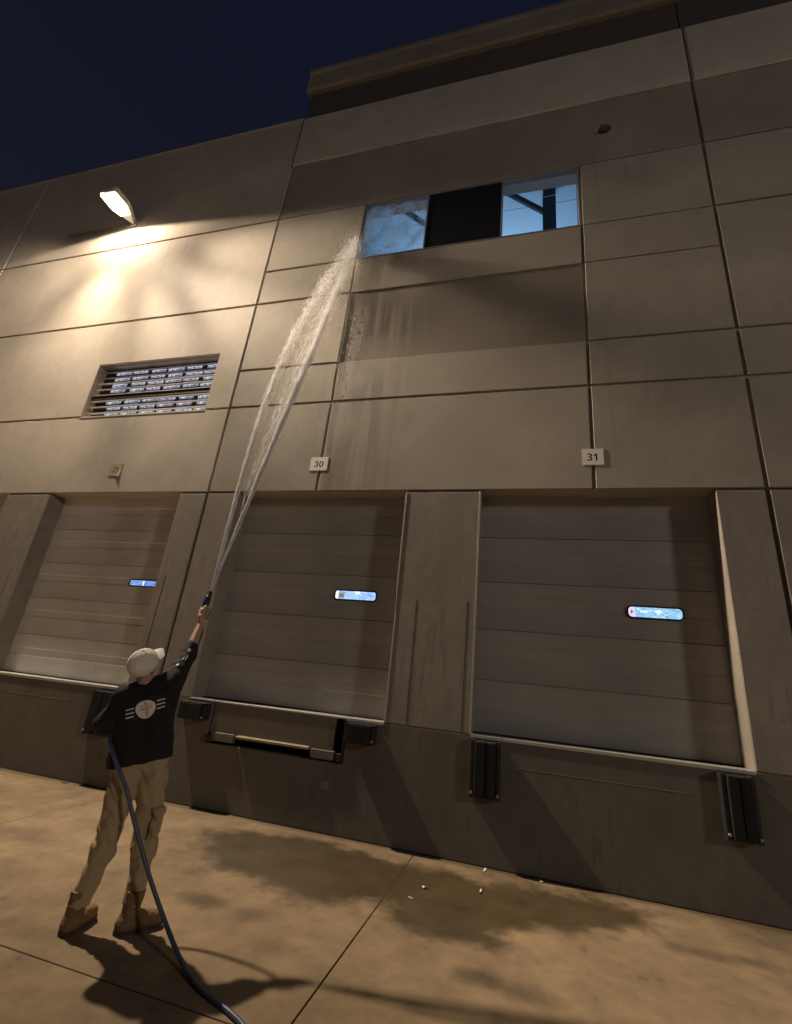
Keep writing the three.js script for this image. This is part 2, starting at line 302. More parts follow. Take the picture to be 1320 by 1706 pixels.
function dockDoor(idx, x0, x1, mat, slot) {
  const d = sub('dock_door', wh, [(x0 + x1) / 2, SILL, DZ]); const w = x1 - x0 + 0.1, n = 5, sh = (TOP + 0.02 - SILL) / n;
  d.userData.label = ['dark door sliver at the far left', 'beige ribbed door below the lamp', 'dark door beside the man', 'dark door with tall bumpers'][idx];
  const rc = idx < 2 ? 0.014 : 0.004;
  // section profile: wide flat face, shallow recessed band, tongue joint
  const P = [[0, -0.05], [0, 0], [0.016, 0], [0.03, 0], [0.27, 0], [0.285, -rc], [0.385, -rc], [0.4, 0], [sh - 0.012, 0], [sh - 0.004, -0.008], [sh - 0.004, -0.05]];
  const s = new THREE.Shape(P.map(([y, z]) => new THREE.Vector2(z, y)));
  const e = new THREE.ExtrudeGeometry(s, { depth: w, bevelEnabled: false }); e.rotateY(-Math.PI / 2); e.translate(w / 2, 0, 0);
  for (let k = 0; k < n; k++) part('door_section', e, mat, d, [0, k * sh + 0.004, 0]);
  part('bottom_seal', box(w, 0.04, 0.05, 0.01), M.rubber, d, [0, 0.0, 0.012]);
  if (slot) {
    const [sx, sy, sw, shh, kind, rad] = slot, g = sub('vision_window', d, [sx - (x0 + x1) / 2, sy - SILL, 0]);
    const outer = slotGeo(sw + 0.022, shh + 0.022, rad + 0.01), hole = slotGeo(sw, shh, rad); outer.holes.push(hole);
    part('gasket', new THREE.ExtrudeGeometry(outer, { depth: 0.014, bevelEnabled: true, bevelSize: 0.003, bevelThickness: 0.004, bevelSegments: 1 }), M.rubber, g, [0, 0, 0]);
    const sg = new THREE.ShapeGeometry(slotGeo(sw + 0.006, shh + 0.006, rad)), uv = sg.attributes.uv, ps = sg.attributes.position;
    for (let i = 0; i < ps.count; i++) uv.setXY(i, ps.getX(i) / sw + 0.5, ps.getY(i) / shh + 0.5);
    const t = slotTex(kind), m = new THREE.MeshStandardMaterial({ color: 0x0a0a0a, roughness: 0.15, emissive: 0xffffff, emissiveMap: t, emissiveIntensity: kind === 1 ? 1.35 : 1.2 });
    part('pane', sg, m, g, [0, 0, 0.008]);
  }
  return d;
}
dockDoor(0, ...DOORS[0], M.doorBeige, null);
dockDoor(1, ...DOORS[1], M.doorBeige, [-0.985, 2.765, 0.55, 0.085, 0, 0.004]);
dockDoor(2, ...DOORS[2], M.doorGrey, [2.61, 2.76, 0.6, 0.12, 1, 0.035]);
dockDoor(3, ...DOORS[3], M.doorGrey, [6.38, 2.755, 0.58, 0.125, 2, 0.045]);
// steel sill angles and corner angles of the door openings
DOORS.forEach(([a, b], i) => {
  if (i !== 2) bx('sill_angle', M.galv, wh, a + 0.002, b - 0.002, SILL - 0.03, SILL + 0.004, -0.29, 0.008, 0.003);
  else { bx('sill_angle', M.galv, wh, a + 0.002, PIT[0], SILL - 0.016, SILL + 0.004, -0.29, 0.006, 0.003); bx('sill_angle', M.galv, wh, PIT[1], b - 0.002, SILL - 0.03, SILL + 0.004, -0.29, 0.008, 0.003); }
  if (i >= 2) { const t = 0.006;
    for (const [x, s] of [[a, -1], [b, 1]]) if (!(i === 2 && s === -1) && !(i === 3 && s === 1)) bx('corner_angle', M.galv, wh, Math.min(x, x + s * 0.016) - (s > 0 ? 0.004 : 0), Math.max(x, x + s * 0.016) + (s < 0 ? 0.004 : 0), SILL + 0.006, PT - 0.004, -0.02, t, 0.002); }
});
// painted steel guard plates wrapped round the lower pillar corners: their thin edges stand just proud
for (const [x, y0, y1] of [[-3.5, 1.24, 2.75], [-0.36, 1.24, 2.86], [3.57, 1.24, 2.7], [4.215, 1.24, 2.72]]) bx('guard_edge', M.guard, wh, x - 0.004, x + 0.004, y0, y1, -0.01, 0.0025);

// ---- louvred window over door 29: bars, transom and lit panes behind
{
  const W = sub('louvred_window', wh, [(LV[0] + LV[1]) / 2, LV[2], 0]), w = LV[1] - LV[0], h = LV[3] - LV[2];
  part('sill', box(w + 0.02, 0.03, 0.18, 0.004), M.beige, W, [0, -0.012, -0.085]);
  const barMat = std(0.5, 0.45, 0.38, 0.45), dk = std(0.03, 0.03, 0.03, 0.8);
  part('back_board', box(w - 0.004, h - 0.004, 0.02), dk, W, [0, h / 2, -0.2]);
  const n = 9, pitch = h / n;
  for (let k = 0; k < n; k++) {
    if (k === 3) { part('transom', box(w, pitch * 0.62, 0.05, 0.005), M.steelDark, W, [0, (k + 0.5) * pitch, -0.1]); }
    part('bar', new THREE.BoxGeometry(w, 0.013, 0.04), barMat, W, [0, (k + 1) * pitch - 0.01, -0.085]);
  }
  const paneTex = [0, 1, 2].map((v) => canvasTex(128, 32, (c, ww, hh) => {
    c.fillStyle = '#6d7284'; c.fillRect(0, 0, ww, hh); let q = 331 + v * 57; const R = () => { q = (q * 16807) % 2147483647; return q / 2147483647; };
    for (let i = 0; i < 10; i++) { c.fillStyle = ['#dfe5fb', '#f4f6ff', '#c5cfee', '#eef1ff'][Math.floor(R() * 4)]; c.fillRect(3 + i * 12.5, 3 + R() * 7, 9 + R() * 3, 15 + R() * 10); c.fillStyle = '#4c5162'; c.fillRect(4 + i * 12.5 + R() * 8, R() * 24, 2 + R() * 4, 3 + R() * 9); }
  }));
  const pm = paneTex.map((t) => new THREE.MeshStandardMaterial({ color: 0x111111, roughness: 0.3, emissive: 0xffffff, emissiveMap: t, emissiveIntensity: 0.8 }));
  const pg = new THREE.BoxGeometry((w - 0.28) / 6 - 0.06, pitch * 0.78, 0.012);
  for (let k = 0; k < n; k++) for (let i = 0; i < 6; i++) { const q = part('lit_pane', pg, pm[Math.floor(rnd() * 3)], W, [-w / 2 + 0.27 + (w - 0.28) / 6 * (i + 0.5) + (rnd() - 0.5) * 0.05, (k + 0.42) * pitch - 0.02 + (rnd() - 0.5) * 0.012, -0.17 - rnd() * 0.01]); q.scale.set(0.86 + rnd() * 0.2, 0.85 + rnd() * 0.25, 1); };
}
// ---- clerestory window: two glass panes with an opaque panel between them
const glass = new THREE.MeshPhysicalMaterial({ color: 0xffffff, roughness: 0.02, transmission: 1, thickness: 0, ior: 1.5 });
const mist = fbmField(256, 256, 6, 6, 41), mistMap = tex(256, 256, (i, j, k) => { const v = 0.55 + (mist[k] - 0.5) * 1.3 + sm(200, 20, i) * 0.12; return [v, v, v]; }, false);
const glassWet = new THREE.MeshPhysicalMaterial({ color: 0xffffff, roughness: 1, roughnessMap: mistMap, transmission: 1, thickness: 0, ior: 1.4 });
{
  const W = sub('clerestory_window', wh, [CW[0], CW[2], -0.06]), w = CW[1] - CW[0], h = CW[3] - CW[2];
  const alu = std(0.35, 0.36, 0.38, 0.4, { metalness: 0.5 }), f = 0.024;
  const cuts = [0, 1.24, 2.58, w], liner = std(0.72, 0.74, 0.76, 0.6);
  part('reveal', box(w - 0.002, 0.016, 0.19), liner, W, [w / 2, h - 0.008, -0.145]); part('reveal', box(w - 0.002, 0.016, 0.19), liner, W, [w / 2, 0.008, -0.145]);
  for (const x of [0.009, w - 0.009]) part('reveal', box(0.016, h - 0.036, 0.19), liner, W, [x, h / 2, -0.145]);
  part('frame', box(w, f, 0.09, 0.004), alu, W, [w / 2, f / 2, 0]); part('frame', box(w, f, 0.09, 0.004), alu, W, [w / 2, h - f / 2, 0]);
  cuts.forEach((x, i) => part('mullion', box(f, h - 2 * f, 0.09, 0.004), alu, W, [Math.min(w - f / 2, Math.max(f / 2, x)), h / 2, 0]));
  const pg = (a, b) => new THREE.PlaneGeometry(b - a - f, h - 2 * f);
  part('pane', pg(cuts[0], cuts[1]), glassWet, W, [(cuts[0] + cuts[1]) / 2, h / 2, 0.0]).userData.label = 'pane misted with spray';
  part('pane', pg(cuts[2], cuts[3]), glass, W, [(cuts[2] + cuts[3]) / 2, h / 2, 0.0]);
  part('blank_panel', box(cuts[2] - cuts[1] - f, h - 2 * f, 0.03, 0.004), M.black, W, [(cuts[1] + cuts[2]) / 2, h / 2, 0.02]);
}
// upper room behind it
const roomWhite = std(0.62, 0.64, 0.66, 0.8);
const R0 = [1.2, 6.4, 8.3, 12.6, -5.0];
bx('room_wall', roomWhite, wh, R0[0] - 0.1, R0[0], R0[2], R0[3], R0[4], ZI - 0.005); bx('room_wall', roomWhite, wh, R0[1], R0[1] + 0.1, R0[2], R0[3], R0[4], ZI - 0.005);
bx('room_wall', roomWhite, wh, R0[0], R0[1], R0[2], R0[3], R0[4] - 0.1, R0[4]); bx('room_floor', roomWhite, wh, R0[0] - 0.1, R0[1] + 0.1, R0[2] - 0.12, R0[2] - 0.01, R0[4] - 0.1, ZI - 0.005);
bx('room_ceiling', std(0.2, 0.22, 0.25, 0.9), wh, R0[0] - 0.1, R0[1] + 0.1, R0[3] + 0.03, R0[3] + 0.1, R0[4] - 0.1, ZI - 0.005);
for (let k = 0; k < 5; k++) bx('ceiling_panel', roomWhite, wh, R0[0], R0[1], R0[3], R0[3] + 0.028, -0.38 - k * 1.0 - 0.985 < R0[4] ? R0[4] + 0.01 : -0.38 - k - 0.985, k === 0 ? -0.385 : -0.38 - k);
{ // round vent in the wall high up
  const V = sub('round_vent', wh, [6.155, 11.06, 0.0]);
  const duct = std(0.3, 0.28, 0.25, 0.6); duct.side = THREE.DoubleSide; // open duct through the wall, bent shut at its inner end
  part('sleeve', new THREE.LatheGeometry([[0.118, -0.62], [0.118, 0.008], [0.14, 0.008], [0.14, 0.001]].map(([x, y]) => new THREE.Vector2(x, y)), 32), duct, V, [0, 0, 0], [Math.PI / 2, 0, 0]);
  part('duct_end', new THREE.CylinderGeometry(0.119, 0.119, 0.01, 32), duct, V, [0, 0, -0.62], [Math.PI / 2, 0, 0]);
}
// ---------------------------------------------------------------- inside the upper room
const iron = std(0.035, 0.045, 0.06, 0.6);
for (const [x, lab] of [[5.36, 'dark steel column with diagonal brace behind the clear window pane'], [2.88, 'dark steel column with diagonal brace behind the misted window pane']]) {
  const c = thing('steel_column', lab, 'column', [x, R0[2], -2.02], 'columns inside the upper room');
  const H = R0[3] - R0[2];
  part('web', box(0.02, H - 0.01, 0.24), iron, c, [0, H / 2, 0]); part('flange', box(0.27, H - 0.01, 0.02), iron, c, [0, H / 2, 0.13]); part('flange', box(0.27, H - 0.01, 0.02), iron, c, [0, H / 2, -0.13]);
  const L = Math.hypot(0.78, 0.78);
  part('brace', box(L, 0.11, 0.08, 0.01), iron, c, [-0.5, H - 0.44, 0.1], [0, 0, -Math.PI / 4]);
  part('cable_tie', box(0.28, 0.018, 0.01), M.white, c, [0, H - 0.42, 0.147], [0, 0, 0.06]);
}
{
  const u = thing('room_uplight', 'long white lamp hanging inside the upper room', 'lamp', [3.8, 10.3, -4.1]);
  part('housing', box(4.2, 0.08, 0.34, 0.02), M.white, u, [0, 0, 0]);
  part('diffuser', box(4.0, 0.02, 0.28), new THREE.MeshStandardMaterial({ color: 0x111111, emissive: col(0.5, 0.75, 1), emissiveIntensity: 2 }), u, [0, 0.05, 0]);
  for (const x of [-1.6, 1.6]) part('hanger', new THREE.CylinderGeometry(0.006, 0.006, 2.24, 6), M.steelDark, u, [x, 1.18, 0]);
  const l = new THREE.RectAreaLight(col(0.31, 0.61, 1), ROOM_LIGHT, 4.0, 0.28); l.name = 'room_light'; l.position.set(0, 0.065, 0); l.lookAt(3.8, 20, -4.1); l.rotation.set(Math.PI / 2, 0, 0); u.add(l);
}
// ---------------------------------------------------------------- wall lamp
{
  const g = thing('wall_lamp', 'lit wedge-shaped area lamp sticking out high on the wall', 'lamp', [LAMP.x, LAMP.y, 0]);
  const s = new THREE.Shape([[-0.045, 0.01], [-0.06, 0.1], [-0.2, 0.34], [-0.235, 0.46], [-0.225, 0.76], [-0.18, 0.8], [0.18, 0.8], [0.225, 0.76], [0.235, 0.46], [0.2, 0.34], [0.06, 0.1], [0.045, 0.01]].map(([x, z]) => new THREE.Vector2(x, z)));
  const e = new THREE.ExtrudeGeometry(s, { depth: 0.1, bevelEnabled: true, bevelSize: 0.02, bevelOffset: -0.02, bevelThickness: 0.02, bevelSegments: 2 }); e.rotateX(Math.PI / 2);
  part('housing', e, std(0.5, 0.46, 0.4, 0.5), g, [0, 0.15, 0]);
  part('wall_plate', box(0.16, 0.24, 0.03, 0.008), std(0.4, 0.37, 0.32, 0.5), g, [0, 0.09, 0.016]);
  const ls = new THREE.Shape([[-0.12, 0.27], [-0.2, 0.44], [-0.19, 0.745], [0.19, 0.745], [0.2, 0.44], [0.12, 0.27]].map(([x, z]) => new THREE.Vector2(x, z)));
  const le = new THREE.ExtrudeGeometry(ls, { depth: 0.012, bevelEnabled: true, bevelSize: 0.008, bevelThickness: 0.008, bevelSegments: 2 }); le.rotateX(Math.PI / 2);
  part('lens', le, new THREE.MeshStandardMaterial({ color: 0x222222, emissive: col(1, 0.84, 0.56), emissiveIntensity: 14 }), g, [0, 0.03, 0]);
  LAMP_SPOTS.forEach(([dx, aim, ang, pen, cd], i) => {
    const l = new THREE.SpotLight(LAMP_COLOR, cd, 0, ang, pen, 2); l.name = 'lamp_array'; l.position.set(dx, -0.012, 0.68); l.target.position.set(aim[0] - LAMP.x, aim[1] - LAMP.y, aim[2]); g.add(l, l.target);
    l.castShadow = true; l.shadow.radius = 7; l.shadow.mapSize.set(2048, 2048);
  });
}
// yard light on a pole along the truck court, out of the frame to the right: the man's faint second shadow points away from it
{
  const [x, y, z, cd] = YARD_LIGHT, g = thing('yard_light', 'tall pole light far along the truck court to the right', 'lamp', [x, 0, z]);
  part('pole', new THREE.CylinderGeometry(0.07, 0.11, y, 12), M.steelDark, g, [0, y / 2 - 0.03, 0]);
  part('arm', box(0.9, 0.08, 0.08, 0.01), M.steelDark, g, [-0.45, y - 0.02, 0]);
  part('head', box(0.7, 0.14, 0.5, 0.03), M.steelDark, g, [-1.15, y, 0]);
  part('lens', box(0.55, 0.02, 0.4, 0.008), new THREE.MeshStandardMaterial({ color: 0x222222, emissive: col(1, 0.88, 0.76), emissiveIntensity: 6 }), g, [-1.15, y - 0.078, 0]);
  const l = new THREE.SpotLight(col(1, 0.88, 0.76), cd, 0, 0.75, 0.4, 2); l.name = 'yard_lamp'; l.position.set(-1.15, y - 0.1, 0); l.target.position.set(-31, -8, -15); g.add(l, l.target); l.castShadow = true; l.shadow.radius = 70;
}
// ---------------------------------------------------------------- number signs
function numberSign(txt, x, y, w, h, label, worn) {
  const g = thing('number_sign', label, 'sign', [x, y, 0], 'dock number signs');
  const t = canvasTex(192, 160, (c, W, H) => {
    c.fillStyle = worn ? '#b3a58c' : '#e9e6de'; c.fillRect(0, 0, W, H);
    let q = 17; const R = () => { q = (q * 16807) % 2147483647; return q / 2147483647; };
    for (let i = 0; i < 60; i++) { c.globalAlpha = worn ? 0.16 : 0.04; c.fillStyle = R() < 0.5 ? '#5a4b38' : '#d8cdb6'; c.beginPath(); c.ellipse(R() * W, R() * H, 3 + R() * 26, 2 + R() * 12, R() * 3, 0, 7); c.fill(); }
    c.globalAlpha = worn ? 0.75 : 1; c.fillStyle = worn ? '#3d352a' : '#1c1b1a'; c.font = 'bold 100px sans-serif'; c.textAlign = 'center'; c.textBaseline = 'middle'; c.fillText(txt, W / 2, H / 2 + 4); c.globalAlpha = 1;
  });
  const face = new THREE.MeshStandardMaterial({ map: t, roughness: 0.55 }), edge = std(0.6, 0.58, 0.52, 0.6);
  part('plate', box(w, h, 0.003), edge, g, [0, 0, 0.0025]);
  const pg = new THREE.PlaneGeometry(w - 0.004, h - 0.004, 12, 12);
  if (worn) { const p = pg.attributes.position; for (let i = 0; i < p.count; i++) { const k = Math.max(0, p.getX(i) / w + 0.25 - p.getY(i) / h * 0.8 - 0.55); p.setZ(i, k * k * 0.05); p.setY(i, p.getY(i) - k * k * 0.06); } pg.computeVertexNormals(); }
  part('number_face', pg, face, g, [0, 0, 0.0055]);
  if (worn) { const tg = new THREE.PlaneGeometry(0.03, 0.14, 1, 6); const p = tg.attributes.position; for (let i = 0; i < p.count; i++) p.setZ(i, Math.sin(p.getY(i) * 20) * 0.004 + 0.008); part('torn_strip', tg, std(0.4, 0.36, 0.28, 0.7), g, [w * 0.36, -h * 0.62, 0.0], [0, 0, 0.25]); }
}
numberSign('29', -1.99, 4.66, 0.25, 0.24, 'worn tan sign numbered 29 with a peeling corner', true);
numberSign('30', 1.855, 4.675, 0.29, 0.225, 'white sign with black number 30 beside the water jet', false);
numberSign('31', 5.74, 4.68, 0.265, 0.235, 'white sign with black number 31 nearest the right edge', false);
// ---------------------------------------------------------------- dock bumpers
function bumper(x0, x1, y0, y1, label, tall) {
  const g = thing('dock_bumper', label, 'dock bumper', [(x0 + x1) / 2, y0, 0], 'black rubber dock bumpers'), w = x1 - x0, h = y1 - y0, d = tall ? 0.13 : 0.15;
  if (tall) {
    const n = 2, pw = (w - 0.09) / n; for (let k = 0; k < n; k++) part('rubber_pad', box(pw - 0.004, h - 0.02, d, 0.012), M.rubber, g, [-w / 2 + 0.045 + pw * (k + 0.5), h / 2, d / 2 + 0.004 - (k % 2) * 0.004]);
    for (const s of [-1, 1]) { part('steel_angle', box(0.04, h, 0.1, 0.004), M.steelDark, g, [s * (w / 2 - 0.02), h / 2, 0.054]); part('bolt', new THREE.CylinderGeometry(0.014, 0.014, 0.02, 6), M.galv, g, [s * (w / 2 - 0.02), 0.05, 0.112], [Math.PI / 2, 0, 0]); }
  } else {
    const n = 3, ph = (h) / 1; for (let k = 0; k < n; k++) { const pw = (w - 0.08) / n; part('rubber_pad', box(pw - 0.003, h - 0.012 * (k % 2), d, 0.008), M.rubber, g, [-w / 2 + 0.04 + pw * (k + 0.5), h / 2, d / 2 + 0.004]); }
    for (const s of [-1, 1]) part('steel_angle', box(0.036, h - 0.01, 0.13, 0.004), M.steelDark, g, [s * (w / 2 - 0.018), h / 2, 0.068]);
    part('top_plate', box(w, 0.01, d * 0.9, 0.002), M.steelDark, g, [0, h + 0.006, d * 0.45 + 0.004]);
    part('bolt', new THREE.CylinderGeometry(0.012, 0.012, 0.02, 6), M.galv, g, [w / 2 - 0.018, 0.04, 0.14], [Math.PI / 2, 0, 0]);
  }
}
bumper(-0.93, -0.53, 0.6, 1.17, 'black dock bumper behind the man under the ribbed beige door', true);
bumper(0.53, 0.92, 0.97, 1.17, 'short black bumper just right of the man', false);
bumper(2.86, 3.22, 0.97, 1.17, 'short black bumper right of the dock leveller', false);
bumper(4.34, 4.66, 0.62, 1.18, 'tall black bumper at the left of door 31', true);
bumper(6.73, 7.02, 0.62, 1.18, 'tall black bumper at the right of door 31', true);
// ---------------------------------------------------------------- dock leveller in the pit of door 30
{
  const g = thing('dock_leveller', 'dark steel dock leveller with a folded lip set below the door', 'dock leveller', [(PIT[0] + PIT[1]) / 2, PIT[2], 0]);
  const w = PIT[1] - PIT[0], st = std(0.15, 0.135, 0.11, 0.55, { map: M.guard.map }), lipM = std(0.3, 0.25, 0.15, 0.5);
  part('deck_plate', box(w - 0.01, 0.02, 0.3, 0.003), M.galv, g, [0, SILL - PIT[2] - 0.008, -0.15]);
  part('front_plate', box(w - 0.16, 0.36, 0.02, 0.004), st, g, [-0.06, 0.3, -0.02]);
  part('pit_back', box(w - 0.01, 0.46, 0.02), M.rubber, g, [0, 0.24, -0.2]);
  part('lip_plate', box(1.0, 0.03, 0.1, 0.006), lipM, g, [0.0, 0.118, 0.0], [0.12, 0, 0]);
  part('lip_keeper', box(0.33, 0.1, 0.07, 0.008), st, g, [-0.7, 0.085, 0.0]); part('lip_keeper', box(0.3, 0.1, 0.07, 0.008), st, g, [0.68, 0.07, 0.0]);
  part('keeper_block', box(0.1, 0.08, 0.07, 0.006), M.steelDark, g, [-0.89, 0.06, 0.01]); part('keeper_block', box(0.06, 0.09, 0.06, 0.006), M.steelDark, g, [0.89, 0.06, 0.0]);
  part('pit_edge', box(0.02, 0.46, 0.03, 0.003), M.steelDark, g, [w / 2 - 0.012, 0.24, 0.006]);
}
// faint welded seams of the other dock pits and a chalky patch
bx('curb_angle', std(0.22, 0.19, 0.15, 0.5), wh, 4.8, 6.5, 0.944, 0.952, -0.02, 0.0012);
bx('curb_angle', std(0.22, 0.19, 0.15, 0.5), wh, -3.0, -1.4, 0.964, 0.972, -0.02, 0.0012);
{ const s = thing('square_sticker', 'small faded square sticker low on the dark base wall', 'sticker', [2.65, 0.475, 0.0]); part('sheet', box(0.1, 0.09, 0.003, 0.001), std(0.18, 0.165, 0.15, 0.7), s, [0, 0, 0.003]); }
// ---------------------------------------------------------------- litter near the wall
function scrap(x, z, w0, d0, label, curl) {
  const w = w0 * 0.7, d = d0 * 0.7;
  const g = new THREE.PlaneGeometry(w, d, 8, 4), p = g.attributes.position;
  for (let i = 0; i < p.count; i++) p.setZ(i, Math.abs(noise.noise(p.getX(i) * 30 + x * 9, p.getY(i) * 30, z * 7)) * curl + 0.004 + Math.pow(p.getX(i) / w, 2) * curl);
  g.rotateX(-Math.PI / 2); g.computeVertexNormals(); const b = g.clone(); b.translate(0, -0.0015, 0);
  const m = new THREE.Mesh(mergeGeometries([g, b]), std(0.75, 0.72, 0.64, 0.6)); m.name = numbered('paper_scrap'); m.position.set(x, 0.0, z); m.rotation.y = x * 3.1; m.userData = { label, category: 'litter', group: 'litter by the wall' }; scene.add(m);
}
scrap(4.066, 0.883, 0.06, 0.045, 'small crumpled white scrap on the wet concrete', 0.03);
scrap(4.003, 1.158, 0.05, 0.018, 'tiny white sliver nearest the camera among the litter', 0.012);
scrap(4.54, 0.69, 0.13, 0.02, 'thin curled white strip on the wet concrete', 0.02);
scrap(4.53, 0.1, 0.14, 0.03, 'flat pale scrap against the foot of the wall', 0.012);
scrap(5.08, 0.096, 0.05, 0.03, 'rightmost tiny white scrap at the wall foot', 0.015);
scrap(-0.95, 0.1, 0.12, 0.05, 'dark leaf-like scrap at the wall foot left of the man', 0.012);
scene.children[scene.children.length - 1].material = std(0.05, 0.04, 0.03, 0.9);
// ---------------------------------------------------------------- the man with the hose
// distance fields and a surface-nets mesher
const v3 = (a) => new THREE.Vector3(...a);
function cone(p, a, b, ra, rb) { // tapered capsule
  const bx_ = b[0] - a[0], by = b[1] - a[1], bz = b[2] - a[2], px = p[0] - a[0], py = p[1] - a[1], pz = p[2] - a[2];
  const t = Math.min(1, Math.max(0, (px * bx_ + py * by + pz * bz) / (bx_ * bx_ + by * by + bz * bz + 1e-12)));
  return Math.hypot(px - bx_ * t, py - by * t, pz - bz * t) - (ra + (rb - ra) * t);
}
const smin = (a, b, k) => { const h = Math.max(k - Math.abs(a - b), 0) / k; return Math.min(a, b) - h * h * k * 0.25; };
const ell = (p, c, r) => { const x = (p[0] - c[0]) / r[0], y = (p[1] - c[1]) / r[1], z = (p[2] - c[2]) / r[2], k = Math.hypot(x, y, z); return (k - 1) * Math.min(r[0], r[1], r[2]); };
function nets(f, lo, hi, h) {
  const nx = Math.ceil((hi[0] - lo[0]) / h) + 1, ny = Math.ceil((hi[1] - lo[1]) / h) + 1, nz = Math.ceil((hi[2] - lo[2]) / h) + 1, V = new Float32Array(nx * ny * nz);
  for (let k = 0; k < nz; k++) for (let j = 0; j < ny; j++) for (let i = 0; i < nx; i++) V[(k * ny + j) * nx + i] = f([lo[0] + i * h, lo[1] + j * h, lo[2] + k * h]);
  const id = new Int32Array(V.length).fill(-1), pos = [], nor = [], uv = [], ind = [], at = (i, j, k) => (k * ny + j) * nx + i;
  for (let k = 0; k < nz - 1; k++) for (let j = 0; j < ny - 1; j++) for (let i = 0; i < nx - 1; i++) {
    let s = 0, x = 0, y = 0, z = 0, inside = 0; const c = [];
    for (let q = 0; q < 8; q++) { const v = V[at(i + (q & 1), j + (q >> 1 & 1), k + (q >> 2))]; c.push(v); if (v < 0) inside++; }
    if (inside === 0 || inside === 8) continue;
    for (let q = 0; q < 8; q++) for (const b of [1, 2, 4]) if (!(q & b)) { const a0 = c[q], a1 = c[q | b]; if ((a0 < 0) !== (a1 < 0)) { const t = a0 / (a0 - a1); x += (q & 1) + (b === 1 ? t : 0); y += (q >> 1 & 1) + (b === 2 ? t : 0); z += (q >> 2) + (b === 4 ? t : 0); s++; } }
    const P = [lo[0] + (i + x / s) * h, lo[1] + (j + y / s) * h, lo[2] + (k + z / s) * h], e = h * 0.4;
    id[at(i, j, k)] = pos.length / 3; pos.push(...P); uv.push(P[0] + P[2], P[1]);
    const g = [f([P[0] + e, P[1], P[2]]) - f([P[0] - e, P[1], P[2]]), f([P[0], P[1] + e, P[2]]) - f([P[0], P[1] - e, P[2]]), f([P[0], P[1], P[2] + e]) - f([P[0], P[1], P[2] - e])], l = Math.hypot(...g) || 1; nor.push(g[0] / l, g[1] / l, g[2] / l);
  }
  const quad = (a, b, c, d, flip) => { if (a < 0 || b < 0 || c < 0 || d < 0) return; flip ? ind.push(a, c, b, a, d, c) : ind.push(a, b, c, a, c, d); };
  for (let k = 1; k < nz - 1; k++) for (let j = 1; j < ny - 1; j++) for (let i = 1; i < nx - 1; i++) {
    const a = V[at(i, j, k)] < 0;
    if (a !== V[at(i + 1, j, k)] < 0) quad(id[at(i, j - 1, k - 1)], id[at(i, j, k - 1)], id[at(i, j, k)], id[at(i, j - 1, k)], !a);
    if (a !== V[at(i, j + 1, k)] < 0) quad(id[at(i - 1, j, k - 1)], id[at(i - 1, j, k)], id[at(i, j, k)], id[at(i, j, k - 1)], !a);
    if (a !== V[at(i, j, k + 1)] < 0) quad(id[at(i - 1, j - 1, k)], id[at(i, j - 1, k)], id[at(i, j, k)], id[at(i - 1, j, k)], !a);
  }
  const g = new THREE.BufferGeometry(); g.setAttribute('position', new THREE.Float32BufferAttribute(pos, 3)); g.setAttribute('normal', new THREE.Float32BufferAttribute(nor, 3)); g.setAttribute('uv', new THREE.Float32BufferAttribute(uv, 2)); g.setIndex(ind); return g;
}
const MAN = [2.34, 0, 2.7];
const jt = { // joints in metres
  hipL: [2.262, 0.85, 2.768], hipR: [2.392, 0.86, 2.66], kneeL: [2.225, 0.43, 2.755], kneeR: [2.414, 0.43, 2.598], ankL: [2.19, 0.12, 2.81], ankR: [2.465, 0.12, 2.64],
  waL: [2.245, 0.99, 2.778], waR: [2.373, 1.02, 2.672], chL: [2.195, 1.33, 2.815], chR: [2.33, 1.39, 2.705], shL: [2.15, 1.375, 2.848], shR: [2.345, 1.475, 2.672], nk: [2.237, 1.455, 2.783],
  elR: [2.291, 1.701, 2.482], wrR: [2.229, 1.96, 2.33], elL: [2.085, 1.185, 2.9], wrL: [2.03, 1.11, 2.66], head: [2.19, 1.588, 2.797],
};
const fw = [-0.3, 0, -0.954], rt = [0.954, 0, -0.3], camN = [0.6306, 0, 0.7761];
// head frame: gaze up along the jet
const gz = v3([0.02, 0.55, -0.83]).normalize(), hx = v3(rt).addScaledVector(gz, -v3(rt).dot(gz)).normalize(), hy = new THREE.Vector3().crossVectors(hx, gz).multiplyScalar(-1).normalize();
if (hy.y < 0) hy.negate();
const toHead = (p) => { const d = [p[0] - jt.head[0], p[1] - jt.head[1], p[2] - jt.head[2]], dt = (a) => a.x * d[0] + a.y * d[1] + a.z * d[2]; return [dt(hx), dt(hy), dt(gz)]; };
const fromHead = (x, y, z) => v3(jt.head).addScaledVector(hx, x).addScaledVector(hy, y).addScaledVector(gz, z);
function headSdf(p) {
  const q = toHead(p);
  let d = ell(q, [0, 0.03, -0.012], [0.074, 0.092, 0.094]);
  d = smin(d, cone(q, [0, -0.045, 0.03], [0, -0.075, 0.062], 0.055, 0.028), 0.04);
  d = smin(d, cone(q, [0, 0.012, 0.086], [0, -0.022, 0.106], 0.008, 0.013), 0.012);
  for (const s of [-1, 1]) { d = smin(d, cone(q, [s * 0.038, 0.028, 0.078], [s * 0.012, 0.03, 0.085], 0.009, 0.009), 0.012); d = Math.max(d, -(Math.hypot(q[0] - s * 0.031, q[1] - 0.008, q[2] - 0.094) - 0.013)); d = smin(d, Math.hypot(q[0] - s * 0.031, q[1] - 0.008, q[2] - 0.077) - 0.012, 0.004); d = smin(d, ell(q, [s * 0.08, -0.005, -0.005], [0.011, 0.031, 0.019]), 0.008); }
  d = smin(d, cone(q, [-0.018, -0.05, 0.086], [0.018, -0.05, 0.086], 0.007, 0.007), 0.008);
  return d;
}
